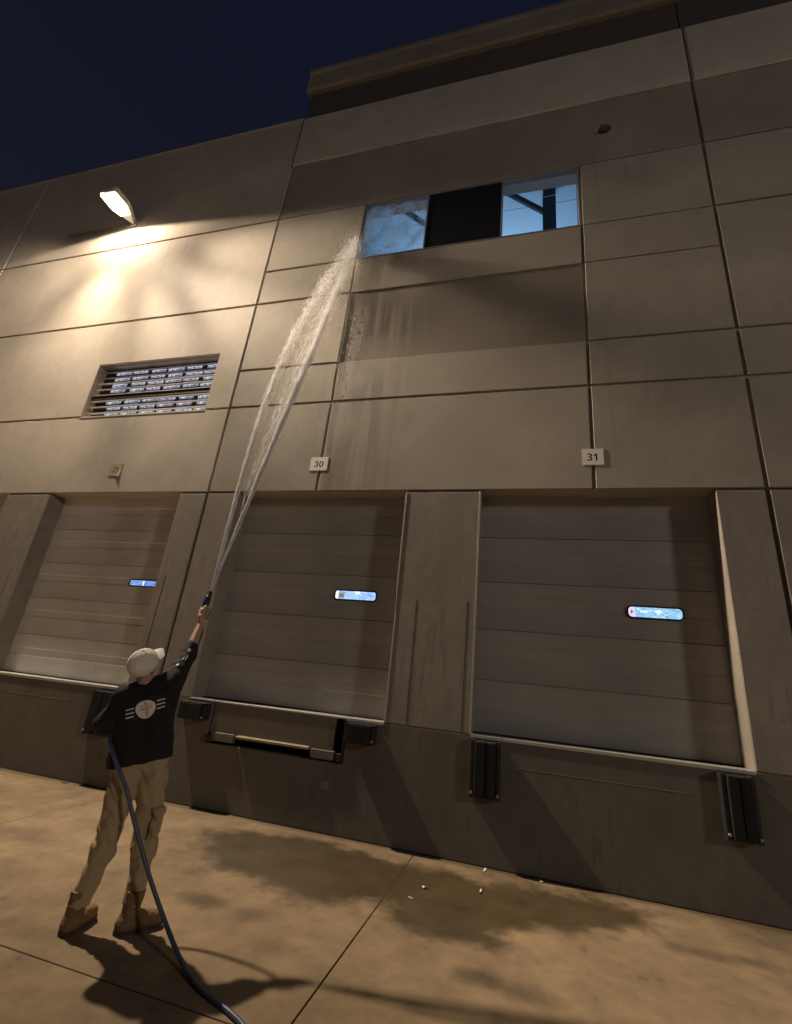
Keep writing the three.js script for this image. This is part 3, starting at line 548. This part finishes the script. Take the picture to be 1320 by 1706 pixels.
// spray-gun frame
const jd = v3([-0.043, 0.954, -0.298]).normalize();           // jet direction
const grip0 = v3([2.205, 2.02, 2.297]), grip1 = v3([2.172, 2.125, 2.257]), ga = grip1.clone().sub(grip0).normalize();
const gs = v3(camN).addScaledVector(ga, -v3(camN).dot(ga)).normalize(), gt = new THREE.Vector3().crossVectors(ga, gs).normalize();
const onGrip = (u, ang, r) => { const q = grip0.clone().lerp(grip1, u).addScaledVector(gs, Math.cos(ang) * r).addScaledVector(gt, Math.sin(ang) * r); return [q.x, q.y, q.z]; };
function handChain(u0, du, dir) { // palm, four curled fingers and a thumb round the grip
  const segs = [];
  [0, 1, 2, 3].forEach((k) => {
    const u = u0 + du * k, len = [0.85, 1, 0.96, 0.8][k], R = 0.0285; let prev = onGrip(u, 0.2 * dir, 0.036);
    for (let s = 1; s <= 3; s++) { const n = onGrip(u, (0.2 + s * 1.0 * len) * dir, R); segs.push([prev, n, 0.0105 - s * 0.0007, 0.0098 - s * 0.0008]); prev = n; }
    segs.push([onGrip(u * 0.75 - 0.1, -0.5 * dir, 0.036), onGrip(u, 0.2 * dir, 0.036), 0.016, 0.012]);
  });
  let t0 = onGrip(0.05, -0.9 * dir, 0.034), t1 = onGrip(0.5, -1.5 * dir, 0.03), t2 = onGrip(0.95, -1.9 * dir, 0.026); segs.push([t0, t1, 0.0135, 0.011], [t1, t2, 0.011, 0.0085]);
  segs.push([onGrip(-0.15, -0.4 * dir, 0.03), onGrip(0.45, -0.35 * dir, 0.036), 0.02, 0.019]);
  return segs;
}
const handR = handChain(0.12, 0.24, 1);
const handSdf = (p) => { let d = 1e9; for (const [a, b, ra, rb] of handR) d = smin(d, cone(p, a, b, ra, rb), 0.006); return smin(d, cone(p, jt.wrR, onGrip(-0.1, -0.4, 0.03), 0.027, 0.022), 0.02); };
const lw = jt.wrL, handLsegs = []; // left hand, loosely closed round the hose in front of the belly
for (let k = 0; k < 4; k++) { let a = [lw[0] + 0.035 + k * 0.006, lw[1] + 0.02 - k * 0.019, lw[2] - 0.075], b = [a[0] + 0.03, a[1], a[2] - 0.03], c = [b[0] + 0.03, b[1], b[2] + 0.012], d = [c[0] + 0.008, c[1], c[2] + 0.026]; handLsegs.push([a, b, 0.0105, 0.01], [b, c, 0.01, 0.009], [c, d, 0.009, 0.008]); handLsegs.push([lw, a, 0.02, 0.012]); }
handLsegs.push([[lw[0] + 0.02, lw[1] + 0.02, lw[2] - 0.02], [lw[0] + 0.045, lw[1] + 0.04, lw[2] - 0.05], 0.013, 0.011], [[lw[0] + 0.045, lw[1] + 0.04, lw[2] - 0.05], [lw[0] + 0.07, lw[1] + 0.03, lw[2] - 0.065], 0.011, 0.009]);
const handLSdf = (p) => { let d = cone(p, jt.elL, jt.wrL, 0.042, 0.027); for (const [a, b, ra, rb] of handLsegs) d = smin(d, cone(p, a, b, ra, rb), 0.007); return d; };
function bodySdf(p) {
  let d = cone(p, jt.hipL, jt.kneeL, 0.05, 0.038); d = smin(d, cone(p, jt.kneeL, jt.ankL, 0.038, 0.03), 0.02); d = smin(d, cone(p, jt.hipR, jt.kneeR, 0.05, 0.038), 0.02); d = smin(d, cone(p, jt.kneeR, jt.ankR, 0.038, 0.03), 0.02);
  d = smin(d, cone(p, jt.hipL, jt.chL, 0.055, 0.07), 0.04); d = smin(d, cone(p, jt.hipR, jt.chR, 0.055, 0.07), 0.04); d = smin(d, cone(p, jt.chL, jt.nk, 0.07, 0.05), 0.05); d = smin(d, cone(p, jt.chR, jt.nk, 0.07, 0.05), 0.05);
  d = smin(d, cone(p, jt.nk, jt.head, 0.05, 0.05), 0.03); d = smin(d, cone(p, jt.shR, jt.elR, 0.05, 0.044), 0.05); d = smin(d, cone(p, jt.elR, jt.wrR, 0.044, 0.029), 0.02); d = smin(d, cone(p, jt.shL, jt.elL, 0.05, 0.042), 0.05); d = smin(d, cone(p, jt.elL, jt.wrL, 0.042, 0.028), 0.02);
  return d;
}
const cut = (p, y0, tx) => y0 + tx * ((p[0] - 2.31) * 0.776 - (p[2] - 2.72) * 0.63) - p[1]; // plane tilted along the man's width
function shirtSdf(p) {
  let d = cone(p, [2.247, 0.9, 2.772], jt.chL, 0.118, 0.1); d = smin(d, cone(p, [2.378, 0.92, 2.665], jt.chR, 0.122, 0.1), 0.09);
  d = smin(d, cone(p, jt.chL, jt.chR, 0.108, 0.108), 0.06); d = smin(d, cone(p, jt.shL, [2.225, 1.44, 2.79], 0.074, 0.062), 0.05); d = smin(d, cone(p, jt.shR, [2.25, 1.455, 2.772], 0.076, 0.062), 0.05);
  d = smin(d, cone(p, jt.shR, [2.288, 1.71, 2.475], 0.084, 0.066), 0.05); d = smin(d, cone(p, [2.288, 1.71, 2.475], [2.276, 1.765, 2.443], 0.066, 0.056), 0.02);
  d = smin(d, cone(p, jt.shL, jt.elL, 0.082, 0.07), 0.05); d = smin(d, cone(p, jt.elL, [2.05, 1.135, 2.75], 0.068, 0.056), 0.03);
  const n = noise.noise(p[0] * 9 + 3, p[1] * 6, p[2] * 9), m = noise.noise(p[0] * 22, p[1] * 15 + n * 2, p[2] * 22);
  d += n * 0.014 + m * 0.006;
  d = Math.max(d, cut(p, 0.965, 0.26) + noise.noise(p[0] * 14, 1, p[2] * 14) * 0.012);
  d = Math.max(d, -(cone(p, [2.24, 1.47, 2.785], jt.head, 0.058, 0.058)));     // collar
  return d;
}
function trouserSdf(p) {
  let d = cone(p, [2.258, 0.86, 2.77], jt.kneeL, 0.092, 0.07); d = smin(d, cone(p, jt.kneeL, [2.187, 0.12, 2.812], 0.068, 0.058), 0.04);
  let e = cone(p, [2.39, 0.87, 2.662], jt.kneeR, 0.094, 0.072); e = smin(e, cone(p, jt.kneeR, [2.462, 0.13, 2.642], 0.07, 0.058), 0.04);
  d = smin(d, e, 0.025); d = smin(d, cone(p, [2.255, 0.98, 2.77], [2.37, 1.0, 2.675], 0.098, 0.098), 0.06);
  const pk = [p[0] - 2.483, p[1] - 0.6, p[2] - 2.63]; // cargo pocket on the right thigh
  const a = Math.abs(pk[0] * rt[0] + pk[2] * rt[2]) - 0.018, b = Math.abs(pk[1]) - 0.085, c = Math.abs(pk[0] * fw[0] + pk[2] * fw[2]) - 0.06;
  d = smin(d, Math.max(a, b, c), 0.012); d = smin(d, Math.max(a - 0.006, Math.abs(pk[1] - 0.075) - 0.022, c - 0.006), 0.006);
  const fold = Math.sin(p[1] * 46 + noise.noise(p[0] * 12, p[1] * 5, p[2] * 12) * 5 + p[0] * 24) * sm(0.42, 0.2, Math.abs(p[1] - 0.62) - 0.0);
  d += noise.noise(p[0] * 16, p[1] * 10, p[2] * 16) * 0.01 + fold * 0.0055 + noise.noise(p[0] * 36, p[1] * 24, p[2] * 36) * 0.003;
  d = Math.max(d, 0.145 + noise.noise(p[0] * 30, 5, p[2] * 30) * 0.02 - p[1], p[1] - 1.03);
  return d;
}
function bootSdf(heel, toe, ank) {
  const ux = toe[0] - heel[0], uz = toe[2] - heel[2], L = Math.hypot(ux, uz);
  return (p) => {
    let d = cone(p, [heel[0], 0.045, heel[2]], [toe[0], 0.042, toe[2]], 0.046, 0.044);
    d = smin(d, cone(p, [heel[0] + ux * 0.55, 0.06, heel[2] + uz * 0.55], [toe[0] - ux * 0.08, 0.05, toe[2] - uz * 0.08], 0.05, 0.046), 0.02);
    d = smin(d, cone(p, [heel[0] + ux * 0.12, 0.06, heel[2] + uz * 0.12], [ank[0], 0.24, ank[2]], 0.052, 0.058), 0.03);
    d += noise.noise(p[0] * 40, p[1] * 40, p[2] * 40) * 0.003;
    return Math.max(d, 0.024 - p[1], p[1] - 0.225);
  };
}
const soleSdf = (heel, toe) => (p) => { const c = cone([p[0], 0, p[2]], [heel[0], 0, heel[2]], [toe[0], 0, toe[2]], 0.048, 0.05); const t = (p[0] - heel[0]) * (toe[0] - heel[0]) + (p[2] - heel[2]) * (toe[2] - heel[2]), L2 = (toe[0] - heel[0]) ** 2 + (toe[2] - heel[2]) ** 2, arch = (t / L2 > 0.22 && t / L2 < 0.45) ? 0.01 : 0.001; return Math.max(c, p[1] - 0.03, arch - p[1]); };
const man = thing('person', 'man in black shirt, khaki trousers and pale cap aiming a water jet upward', 'person', MAN);
const loc = (g) => { g.translate(-MAN[0], -MAN[1], -MAN[2]); return g; };
const skin = std(0.42, 0.25, 0.17, 0.55), cloth = new THREE.MeshStandardMaterial({ color: col(0.006, 0.0055, 0.006), roughness: 0.85 });
{ const t = tex(256, 256, (i, j, k0) => { const k = j * 1024 + i, v = 0.85 + (fB[k] - 0.5) * 0.35 + (fA[k] - 0.5) * 0.3; return [v, v * 0.985, v * 0.95]; }); t.repeat.set(1.6, 1.6);
  M.khaki = new THREE.MeshStandardMaterial({ color: col(0.36, 0.285, 0.165), roughness: 0.95 }); M.boot = new THREE.MeshStandardMaterial({ color: col(0.3, 0.185, 0.085), roughness: 0.8, map: t }); }
{
  const g = [nets(bodySdf, [1.94, 0.05, 2.25], [2.56, 2.02, 3.0], 0.012), nets((p) => Math.min(headSdf(p), 1), [2.04, 1.43, 2.62], [2.34, 1.74, 2.95], 0.004), nets(handSdf, [2.12, 1.92, 2.2], [2.32, 2.16, 2.4], 0.0032), nets(handLSdf, [1.97, 1.02, 2.5], [2.18, 1.2, 2.7], 0.0034)];
  part('body', loc(mergeGeometries(g)), skin, man);
}
const shirt = part('shirt', loc(nets(shirtSdf, [1.94, 0.86, 2.34], [2.6, 1.9, 3.06], 0.0085)), cloth, man);
const trousers = part('trousers', loc(nets(trouserSdf, [2.06, 0.08, 2.5], [2.6, 1.06, 2.95], 0.0075)), M.khaki, man);
part('waistband', loc(nets((p) => Math.max(trouserSdf([p[0], Math.min(p[1], 1.0), p[2]]) - 0.004, Math.abs(p[1] - 0.985) - 0.022), [2.06, 0.94, 2.5], [2.6, 1.04, 2.95], 0.008)), M.khaki, trousers);
const bootsAt = [[[2.18, 0, 2.83], [2.15, 0, 2.64], jt.ankL], [[2.45, 0, 2.675], [2.555, 0, 2.5], jt.ankR]];
for (const [h, t, a] of bootsAt) { const lo = [Math.min(h[0], t[0]) - 0.09, -0.012, Math.min(h[2], t[2]) - 0.09], hi = [Math.max(h[0], t[0]) + 0.09, 0.25, Math.max(h[2], t[2]) + 0.09];
  const b = part('boot', loc(nets(bootSdf(h, t, a), lo, hi, 0.006)), M.boot, man); part('sole', loc(nets(soleSdf(h, t), lo, hi, 0.006)), std(0.05, 0.035, 0.02, 0.9), b); }
// hair and cap
const capSdf = (p) => { const q = toHead(p); const d = ell(q, [0, 0.04, -0.016], [0.093, 0.098, 0.112]); return Math.max(Math.abs(d + 0.002) - 0.004, 0.012 + q[2] * 0.3 - q[1]); };
part('hair', loc(nets((p) => { const q = toHead(p); return Math.max(ell(q, [0, 0.03, -0.014], [0.079, 0.098, 0.098]), q[2] - 0.02 + (q[1] > 0 ? 0 : 0.02), -0.062 - q[1]); }, [2.04, 1.43, 2.62], [2.34, 1.78, 2.95], 0.005)), std(0.02, 0.014, 0.01, 0.8), man);
const cap = part('cap', loc(nets(capSdf, [2.02, 1.43, 2.6], [2.36, 1.8, 2.98], 0.0045)), std(0.7, 0.66, 0.6, 0.9), man);
{
  const bs = new THREE.PlaneGeometry(0.15, 0.095, 14, 10), p = bs.attributes.position;
  for (let i = 0; i < p.count; i++) { const u = p.getX(i) / 0.075, t = p.getY(i) / 0.095 + 0.5, w = Math.sqrt(Math.max(0, 1 - Math.pow(t, 3) * 0.75)); const q = fromHead(u * 0.075 * w, 0.062 - u * u * 0.02 - t * 0.004, 0.07 + t * (0.105 - 0.02 * u * u)); p.setXYZ(i, q.x, q.y, q.z); }
  const b2 = bs.clone(); for (let i = 0; i < p.count; i++) b2.attributes.position.setXYZ(i, p.getX(i) - hy.x * 0.004, p.getY(i) - hy.y * 0.004, p.getZ(i) - hy.z * 0.004);
  const m = mergeGeometries([bs, b2]); m.computeVertexNormals(); part('brim', loc(m), std(0.74, 0.7, 0.63, 0.9), cap);
  const seams = []; for (let k = 0; k < 6; k++) { const a = k / 6 * Math.PI * 2 + 0.52, pts = []; for (let s = 0; s <= 10; s++) { const e = Math.PI / 2 - s / 10 * 1.75, x = Math.cos(e) * Math.sin(a) * 0.095, y = 0.04 + Math.sin(e) * 0.1, z = -0.016 + Math.cos(e) * Math.cos(a) * 0.114; if (y > 0.016 + z * 0.3) pts.push(fromHead(x, y, z)); } if (pts.length > 2) seams.push(new THREE.TubeGeometry(new THREE.CatmullRomCurve3(pts), 16, 0.0028, 5)); }
  seams.push(new THREE.SphereGeometry(0.007, 8, 6).translate(...fromHead(0, 0.139, -0.016).toArray()));
  part('seam', loc(mergeGeometries(seams)), std(0.8, 0.77, 0.71, 0.85), cap);
  const rim = []; for (let s = 0; s <= 40; s++) { const a = s / 40 * Math.PI * 2; let lo = -1.2, hi2 = 1.2; for (let it = 0; it < 24; it++) { const e = (lo + hi2) / 2, y = 0.04 + Math.sin(e) * 0.098, z = -0.016 + Math.cos(e) * Math.cos(a) * 0.112; if (y > 0.014 + z * 0.3) hi2 = e; else lo = e; } const e = (lo + hi2) / 2; rim.push(fromHead(Math.cos(e) * Math.sin(a) * 0.094, 0.04 + Math.sin(e) * 0.098, -0.016 + Math.cos(e) * Math.cos(a) * 0.113)); }
  part('band', loc(new THREE.TubeGeometry(new THREE.CatmullRomCurve3(rim, true), 60, 0.0045, 6, true)), std(0.76, 0.72, 0.65, 0.85), cap);
}
// print on the back of the shirt and on the sleeve: pieces that follow the cloth
const bAx = v3([0.72, 0.36, -0.585]).normalize(), bN = v3(camN), bUp = new THREE.Vector3().crossVectors(bN, bAx).normalize(); if (bUp.y < 0) bUp.negate();
function onShirt(c, u, v, ax, up, n) { const q = c.clone().addScaledVector(ax, u).addScaledVector(up, v).addScaledVector(n, 0.25); for (let i = 0; i < 90; i++) { const d = shirtSdf([q.x, q.y, q.z]); if (d < 0.0015) break; q.addScaledVector(n, -Math.max(0.001, d * 0.6)); } return q.addScaledVector(n, 0.0015); }
function patch(name, c, w, h, ax, up, n, mat, shape, nu = 16, nv = 16) {
  const g = new THREE.PlaneGeometry(1, 1, nu, nv), p = g.attributes.position;
  for (let i = 0; i < p.count; i++) { let x = p.getX(i) * 2, y = p.getY(i) * 2; if (shape === 'oval') { const s = Math.max(Math.abs(x), Math.abs(y)), l = Math.hypot(x, y) || 1; const k = s / l; x *= k; y *= k; const rr = 1 + 0.05 * Math.sin(3 * Math.atan2(y, x) + 0.4); x *= rr; y *= rr; } const q = onShirt(c, x * w / 2, y * h / 2, ax, up, n); p.setXYZ(i, q.x, q.y, q.z); }
  g.computeVertexNormals(); return part(name, loc(g), mat, shirt);
}
const crest = canvasTex(256, 256, (c, w, h) => {
  c.fillStyle = '#d9cfc8'; c.fillRect(0, 0, w, h); c.strokeStyle = '#3b302c'; c.lineWidth = 7; c.lineCap = 'round';
  const ln = (...a) => { c.beginPath(); c.moveTo(a[0], a[1]); for (let i = 2; i < a.length; i += 2) c.lineTo(a[i], a[i + 1]); c.stroke(); };
  ln(128, 20, 120, 90, 138, 150, 126, 236); ln(128, 30, 150, 80, 128, 130, 148, 180, 128, 228); ln(40, 120, 118, 128); ln(140, 126, 216, 108); c.lineWidth = 5;
  for (let k = 0; k < 6; k++) { ln(50 + k * 8, 60 + k * 24, 108, 70 + k * 24); ln(150, 60 + k * 25, 212 - k * 6, 50 + k * 26); } c.strokeStyle = '#e6dcd4'; c.lineWidth = 6; for (let k = 0; k < 5; k++) { ln(46 + k * 6, 74 + k * 26, 100, 84 + k * 26); ln(158, 72 + k * 27, 206 - k * 6, 64 + k * 27); }
});
const pc = v3([2.343, 1.312, 2.85]).addScaledVector(bN, -0.1), inkA = new THREE.MeshStandardMaterial({ map: crest, roughness: 0.8 }), inkB = std(0.62, 0.58, 0.52, 0.8);
patch('crest_print', pc, 0.125, 0.122, bAx, bUp, bN, inkA, 'oval');
for (const s of [-1, 1]) for (let k = -1; k <= 1; k++) { const c = pc.clone().addScaledVector(bAx, s * 0.098 + k * 0.004).addScaledVector(bUp, k * 0.026 + (s > 0 ? 0.008 : 0)); patch('stripe_print', c, 0.052, 0.0085, bAx, bUp, bN, inkB, 'rect', 8, 2); }
{
  const sAx = v3(jt.elR).sub(v3(jt.shR)).normalize(), sN = v3(camN).addScaledVector(sAx, -v3(camN).dot(sAx)).normalize(), sUp = new THREE.Vector3().crossVectors(sN, sAx).normalize(), mid = (t) => v3(jt.shR).lerp(v3(jt.elR), t), inkC = std(0.5, 0.48, 0.46, 0.5);
  for (const [t, o, w, h, sh] of [[0.98, 0.012, 0.035, 0.03, 'oval'], [0.72, 0.0, 0.07, 0.008, 'rect'], [0.68, 0.018, 0.045, 0.006, 'rect'], [0.42, 0.03, 0.022, 0.014, 'oval']]) patch('sleeve_print', mid(t).addScaledVector(sUp, o), w, h, sAx, sUp, sN, inkC, sh, 8, 6);
  part('cuff', loc(new THREE.TorusGeometry(0.05, 0.007, 8, 24)), cloth, shirt).removeFromParent();
}
// ---------------------------------------------------------------- spray gun in the raised hand
const TIP = v3([2.153, 2.268, 2.203]);
{
  const g = thing('spray_gun', 'dark blue hose spray gun held in the raised hand', 'spray gun', grip1.toArray());
  const O = grip1, blue = std(0.015, 0.025, 0.07, 0.3), dark = std(0.02, 0.02, 0.024, 0.4), along = (a, b, r0, r1, seg = 16) => { const d = b.clone().sub(a), c = new THREE.CylinderGeometry(r1, r0, d.length(), seg); c.applyQuaternion(new THREE.Quaternion().setFromUnitVectors(new THREE.Vector3(0, 1, 0), d.clone().normalize())); const m = a.clone().add(b).multiplyScalar(0.5).sub(O); c.translate(m.x, m.y, m.z); return c; };
  part('handle', along(grip0.clone().addScaledVector(ga, -0.025), grip1, 0.017, 0.019), dark, g);
  const b0 = grip1.clone().addScaledVector(jd, -0.012), b1 = TIP.clone().addScaledVector(jd, -0.035);
  part('barrel', mergeGeometries([along(b0, b0.clone().lerp(b1, 0.35), 0.024, 0.03), along(b0.clone().lerp(b1, 0.35), b0.clone().lerp(b1, 0.8), 0.03, 0.028), along(b0.clone().lerp(b1, 0.8), b1, 0.028, 0.02)]), blue, g);
  part('nozzle_ring', along(b1, TIP, 0.024, 0.019), dark, g);
  const tr = new THREE.CatmullRomCurve3([b0.clone().addScaledVector(gt, 0.025), grip1.clone().addScaledVector(gt, 0.045).addScaledVector(ga, -0.03), grip0.clone().addScaledVector(gt, 0.042)].map((p) => p.sub(O)));
  part('trigger', new THREE.TubeGeometry(tr, 12, 0.006, 6), std(0.4, 0.42, 0.46, 0.25, { metalness: 0.8 }), g);
  part('coupling', along(grip0.clone().addScaledVector(ga, -0.06), grip0.clone().addScaledVector(ga, -0.025), 0.017, 0.017, 8), std(0.45, 0.46, 0.5, 0.25, { metalness: 0.9 }), g);
}
// ---------------------------------------------------------------- hose
{
  const start = grip0.clone().addScaledVector(ga, -0.055);
  const pts = [start.toArray(), [2.235, 1.9, 2.3], [2.19, 1.72, 2.3], [2.08, 1.42, 2.36], [2.03, 1.22, 2.48], [2.068, 1.1, 2.585], [2.105, 1.1, 2.7], [2.13, 1.1, 2.83], [2.165, 1.09, 2.9], [2.225, 1.045, 2.925], [2.3, 0.95, 2.915], [2.385, 0.83, 2.885], [2.494, 0.613, 2.833], [2.65, 0.366, 2.79], [2.83, 0.15, 2.77], [3.02, 0.04, 2.83], [3.25, 0.0145, 2.95], [3.55, 0.0145, 3.07], [3.95, 0.0145, 3.35], [4.3, 0.0145, 3.9], [4.5, 0.0145, 4.9], [4.2, 0.0145, 6.2]].map(v3);
  const c = new THREE.CatmullRomCurve3(pts, false, 'centripetal'), g = new THREE.TubeGeometry(c, 420, 0.0135, 12);
  const h = thing('water_hose', 'blue rubber hose trailing from the man to the bottom edge', 'hose', [2.34, 0, 2.7]); g.translate(-2.34, 0, -2.7);
  part('hose_tube', g, new THREE.MeshStandardMaterial({ color: col(0.05, 0.075, 0.13), roughness: 0.42 }), h);
}
// ---------------------------------------------------------------- the jet: strands of drops from the gun to the window corner
{
  const HIT = v3([1.86, 9.28, 0.02]), L = HIT.distanceTo(TIP), g = thing('water_jet', 'bright jet of water drops shooting from the gun up to the window corner', 'water', TIP.toArray());
  const side = new THREE.Vector3().crossVectors(jd, v3(camN)).normalize(); if (side.x > 0) side.negate(); const dep = new THREE.Vector3().crossVectors(side, jd).normalize();
  const dropG = new THREE.OctahedronGeometry(1, 1), water = new THREE.MeshPhysicalMaterial({ color: col(0.92, 0.92, 0.92), roughness: 1, transmission: 0.55, thickness: 0 });
  const mats = { stream: [], spray: [] }, q = new THREE.Quaternion(), up = new THREE.Vector3(0, 1, 0), X = new THREE.Matrix4();
  const at = (t, k) => { const p = TIP.clone().lerp(HIT, t); p.y += 0.0; p.addScaledVector(side, k * Math.sin(Math.PI * Math.min(1, t * 0.98)) ); return p; };
  const put = (arr, p, dir, len, r) => { q.setFromUnitVectors(up, dir); X.compose(p.sub(TIP), q, new THREE.Vector3(r, len, r)); arr.push(X.clone()); };
  const strand = (n, bend, spread, t0, t1, r, pow = 1) => { for (let i = 0; i < n; i++) { const t = t0 + (t1 - t0) * Math.pow(rnd(), pow), s = 0.003 + spread * t; const wob = 0.03 * t * t, nz = noise.noise(t * 6, bend * 20, 3.3); if (rnd() < 0.25 * (0.5 + noise.noise(t * 26, bend * 9 + 7, 1.7))) continue; const p = at(t, bend).addScaledVector(side, gauss() * s * (1 + 0.35 * noise.noise(t * 14, bend * 7, 9.1)) + nz * wob).addScaledVector(dep, gauss() * s); const d = jd.clone().addScaledVector(side, bend * Math.cos(Math.PI * t) * 0.35 + gauss() * 0.05).addScaledVector(dep, gauss() * 0.05).normalize(); const k = 0.6 + rnd(); put(mats[t < 0.35 ? 'stream' : 'spray'], p, d, (0.02 + 0.06 * rnd()) * (1.25 - 0.75 * t), r * k * (1.35 - 0.25 * t)); } };
  strand(16000, 0.0, 0.085, 0, 1, 0.00095, 1.15);           // main strand
  strand(8500, 0.3, 0.095, 0, 0.97, 0.00085, 1.15);      // second strand, bowed to the left
  strand(6500, 0.1, 0.2, 0.12, 1, 0.00065, 0.5);        // fine mist between and around
  for (let i = 0; i < 700; i++) { const a = rnd() * 6.28, r = Math.abs(gauss()) * 0.5, p = HIT.clone().add(v3([Math.cos(a) * r * 0.75, Math.sin(a) * r * 0.9 - 0.1, 0.01 + rnd() * 0.16 * (1 - Math.min(0.9, r))])); put(mats.spray, p, v3([gauss(), 1, gauss()]).normalize(), 0.003 + 0.008 * rnd(), 0.0009 + 0.0008 * rnd()); }
  for (let i = 0; i < 160; i++) { const p = v3([1.8 + Math.abs(gauss()) * 0.3, 5.6 + rnd() * 3.1, 0.001]); put(mats.spray, p, v3([0, 1, 0]), 0.008 + 0.02 * rnd(), 0.0012 + 0.0008 * rnd()); }
  for (const [name, list] of Object.entries(mats)) { const m = new THREE.InstancedMesh(dropG, water, list.length); m.name = name === 'stream' ? 'stream_drops' : 'spray_drops'; m.userData.kind = 'stuff'; list.forEach((x, i) => m.setMatrixAt(i, x)); g.add(m); }
}
scene.traverse((o) => { if (o.isMesh) { o.castShadow = true; o.receiveShadow = true; } });
renderer.render(scene, camera);
